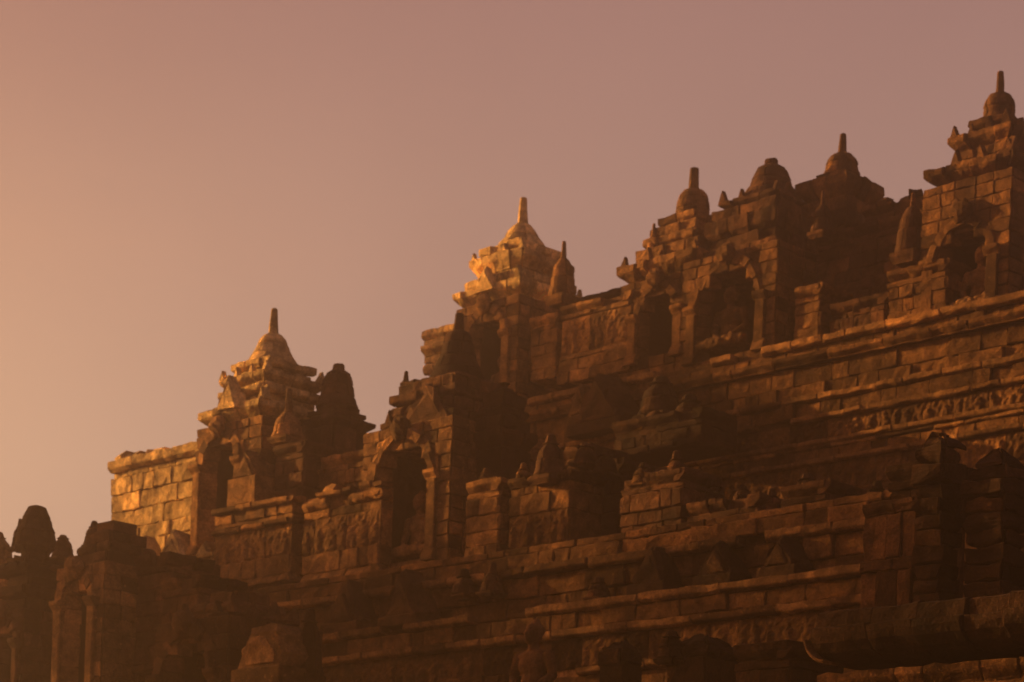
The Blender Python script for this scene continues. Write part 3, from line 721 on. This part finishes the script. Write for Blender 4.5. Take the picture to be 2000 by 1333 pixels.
buddha(ub, cC, at(1040, 1208, cC)[1] - .98, 'dark Buddha seen head and shoulders at the bottom centre without a niche', M_DARK, 1.04)
GW = 'walls of the lowest row'
wall_piece('parapet_wall', 860, 985, 1325, 1400, cC, 'low dark parapet left of the bottom Buddha', M_DARK, group=GW)
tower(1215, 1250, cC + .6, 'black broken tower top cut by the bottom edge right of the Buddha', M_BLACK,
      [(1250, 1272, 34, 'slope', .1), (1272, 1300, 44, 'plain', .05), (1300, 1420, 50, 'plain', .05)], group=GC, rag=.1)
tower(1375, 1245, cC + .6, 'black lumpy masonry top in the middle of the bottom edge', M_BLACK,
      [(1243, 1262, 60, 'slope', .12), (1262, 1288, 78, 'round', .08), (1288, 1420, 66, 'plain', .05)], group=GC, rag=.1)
wall_piece('parapet_wall', 1440, 1545, 1258, 1400, cC, 'black parapet slab left of the long curved moulding', M_BLACK, group=GW)
# long curved moulding of the nearest wall at the bottom right
u0, z1 = at(1600, 1200, cC - 1.2); _, z0 = at(1600, 1296, cC - 1.2)
om = empty('base_moulding', u0, cC - 1.2, z0, 'long rounded dark moulding with a pale curved end at the bottom right', 'moulding')
x = 0.; Hm = z1 - z0
for k in range(14):
    Ls = random.choice((.42, .5, .62)); me = block(P_lin, x, x + Ls, [(0, -.3), (Hm * .06, -.12), (Hm * .16, .02), (Hm * .34, .12), (Hm * .5, .15), (Hm * .62, .15), (Hm * .66, .08), (Hm * .96, .06), (Hm, .03)], -.75, n=5, gap=.003, ch=.01, amp=.02, freq=5, seed=sd())
    link('moulding_stone', me, M_BLACK, om, (0, rj(.03), rj(.012))); x += Ls
link('curved_end_stone', block(P_arch, R(185), R(262), [(-.12, .25), (-.1, .262), (.1, .262), (.12, .25)], .235, n=8, amp=.006, seed=sd()), M_STONE, om, (.14, .04, .25))
wall_piece('parapet_wall', 1600, 2060, 1300, 1420, cC - 1.0, 'worn wall with lit stones below the long rounded moulding', M_STONE, group=GW)
# right-hand near niche tower as solid piers, the niche's shade put into black stone
def pier(axis, c, y0, y1, hp, label):
    ts = []; y = y0; first = True
    while y < y1:
        dy = random.uniform(26, 40); k = random.choice(('plain', 'plain', 'round', 'plain', 'lip'))
        ts.append((y, y + dy - 2, hp * (.8 if first else random.uniform(.9, 1.12)), 'slope' if first else k, .14 if first else .05)); y += dy; first = False
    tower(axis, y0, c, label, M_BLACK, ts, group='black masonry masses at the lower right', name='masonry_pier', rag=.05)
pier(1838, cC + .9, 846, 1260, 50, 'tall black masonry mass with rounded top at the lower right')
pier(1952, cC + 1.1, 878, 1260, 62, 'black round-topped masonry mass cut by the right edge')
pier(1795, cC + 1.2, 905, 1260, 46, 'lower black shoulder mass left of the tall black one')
wall_piece('parapet_wall', 1738, 1830, 905, 1000, cC + 1.0, 'black sloping shoulder stones left of the near niche tower', M_BLACK, group=GW, rag=.25)
wall_piece('parapet_wall', 1688, 1790, 980, 1200, cC + .9, 'brown wall with tall upright stones left of the black masonry masses', M_DARK, [(.12, .05, 'ogee', .5), (.45, 0, 'plain', .24), (.12, .03, 'plain', .4), (.45, .02, 'plain', .26), (.2, .04, 'plain', .4)], group=GW)
small_stupa(1142, 866, 874, 915, 46, cA + .2, 'low rounded stub on the narrow block pile', M_DARK, 30)
small_stupa(1255, 905, 915, 955, 44, cA + .1, 'worn stub stupa on the stepped ruined parapet', M_BROWN, 22)
small_stupa(1575, 925, 938, 975, 50, cA + .2, 'rounded black stub on the square block stack', M_BLACK, 30)
small_stupa(182, 1018, 1030, 1075, 38, cC + 1.8, 'low stub stupa left of the broken-topped lower tower', M_DARK, 18)
small_stupa(425, 1130, 1146, 1200, 46, cC + 1.2, 'dark rounded stub at the end of the stepped masonry', M_DARK, 22)
small_stupa(905, 1112, 1128, 1172, 48, cA - .95, 'dark stub stupa on the ledge below the narrow panel', M_DARK, 26)
small_stupa(960, 1100, 1122, 1168, 48, cA - .95, 'squat dark stub right beside another on the ledge below the slits', M_DARK, 20)
small_stupa(1310, 1232, 1244, 1300, 56, cC + .3, 'black rounded stub between the two black tower tops', M_BLACK, 30)
small_stupa(1625, 1190, 1200, 1240, 60, cC - .6, 'black rounded stub above the left end of the long moulding', M_BLACK, 34)
small_stupa(1770, 925, 945, 1000, 60, cC + 1.2, 'black worn stub on the sloping shoulder', M_BLACK, 30)
small_stupa(770, 800, 815, 868, 46, cA + .4, 'small dark stub at the left shoulder of the wide-niche tower', M_DARK, 18)
for px_, yt, yb_, yf, wp, dc, mt_, lb in (
    (1182, 880, 892, 935, 50, .3, M_BLACK, 'black round stub above the shaded recess wall'),
    (1395, 938, 952, 990, 46, .25, M_BLACK, 'black stub stupa at the left of the low shaded parapet'),
    (1450, 948, 958, 990, 40, .2, M_DARK, 'smaller dark stub at the right of the low shaded parapet'),
    (1505, 955, 972, 1010, 44, .25, M_DARK, 'dark stub in the gap left of the square block stack'),
    (1662, 955, 968, 1000, 50, .2, M_BLACK, 'black stub on the low dark block course, left one'),
    (1712, 940, 958, 1000, 52, .25, M_BLACK, 'black stub on the low dark block course, right one'),
    (1320, 882, 900, 945, 44, .2, M_DARK, 'dark pinnacle at the right end of the stepped ruined parapet'),
    (1022, 905, 918, 945, 34, .1, M_BROWN, 'small brown stub on the wide sunlit panel beside the dark bell'),
    (948, 915, 925, 948, 30, .1, M_BROWN, 'small brown stub on the narrow sunlit panel'),
    (1168, 1128, 1140, 1178, 50, -.95, M_DARK, 'dark stub on the ledge left of the three right-hand antefixes')):
    small_stupa(px_, yt, yb_, yf, wp, cA + dc, lb, mt_, wp * .5)
# ------------------------------------------------------------------ unseen trees added at the left, sized to shade the lower rows
M_LEAF = bpy.data.materials.new('leaf'); M_LEAF.use_nodes = True; M_LEAF.node_tree.nodes['Principled BSDF'].inputs['Base Color'].default_value = (.05, .075, .02, 1)
M_BARK = stone('bark', (.09, .06, .04), .1)
def tree(u, v, H_, Rr, label, n=4200, seed=0):
    rnd = random.Random(seed)
    o = empty('tree', u, v, 0, label, 'tree', 'unseen trees added for shade')
    vs = []; fs = []
    lobes = []
    for k in range(16):
        a = rnd.uniform(0, 6.28); q = rnd.random() ** .6 * Rr * .72; zz = H_ - Rr * rnd.uniform(.25, 1.5) - q * .35
        lobes.append((q * math.cos(a), q * math.sin(a), zz, Rr * rnd.uniform(.26, .42)))
    tv = []; tf = []
    def cyl(p, q, r0, r1):
        b = len(tv); d = Vector(q) - Vector(p); x = d.orthogonal().normalized(); y = d.cross(x).normalized()
        for c, r in ((Vector(p), r0), (Vector(q), r1)):
            for i in range(8): a = i * math.pi / 4; tv.append(tuple(c + x * r * math.cos(a) + y * r * math.sin(a)))
        for i in range(8): tf.append((b + i, b + (i + 1) % 8, b + 8 + (i + 1) % 8, b + 8 + i))
    cyl((0, 0, 0), (.2, .1, H_ * .35), .5, .36); cyl((.2, .1, H_ * .35), (0, .2, H_ * .7), .36, .2)
    for lx, ly, lz, lr in lobes:
        cyl((.1, .1, H_ * rnd.uniform(.35, .6)), (lx, ly, lz), .14, .05)
        for k in range(n // 16):
            d = Vector((rnd.gauss(0, 1), rnd.gauss(0, 1), rnd.gauss(0, 1))).normalized() * lr * rnd.uniform(.55, 1.08)
            c = Vector((lx, ly, lz)) + d; a = Vector((rnd.uniform(-1, 1), rnd.uniform(-1, 1), rnd.uniform(-1, 1))).normalized(); b_ = a.orthogonal().normalized(); r = rnd.uniform(.16, .34)
            i = len(vs); vs += [tuple(c - a * r), tuple(c + b_ * r * .45), tuple(c + a * r), tuple(c - b_ * r * .45)]; fs.append((i, i + 1, i + 2, i + 3))
    link('trunk', mk('trunk', tv, tf), M_BARK, o); link('crown', mk('crown', vs, fs), M_LEAF, o)
tree(-70, 17.5, 24, 3.8, 'tall unseen tree added for shade beyond the left end of the monument', seed=1)
tree(-68, 11.5, 19.3, 4.0, 'lower unseen tree added for shade in front of the tall tree', seed=2)
tree(-66, 5, 23, 5.0, 'broad unseen tree added to shade the lower rows', seed=3)
# ------------------------------------------------------------------ haze
hz = link('haze', boxmesh(-85, 45, -4, 85, -1, 29, 'haze'), None)
mh = bpy.data.materials.new('haze'); mh.use_nodes = True; n = mh.node_tree.nodes; n.remove(n['Principled BSDF'])
pv = n.new('ShaderNodeVolumePrincipled'); pv.inputs['Density'].default_value = .0043; pv.inputs['Anisotropy'].default_value = .86; pv.inputs['Color'].default_value = (1, .72, .55, 1)
mh.node_tree.links.new(pv.outputs[0], n['Material Output'].inputs['Volume'])
hz.data.materials.append(mh); hz['kind'] = 'stuff'
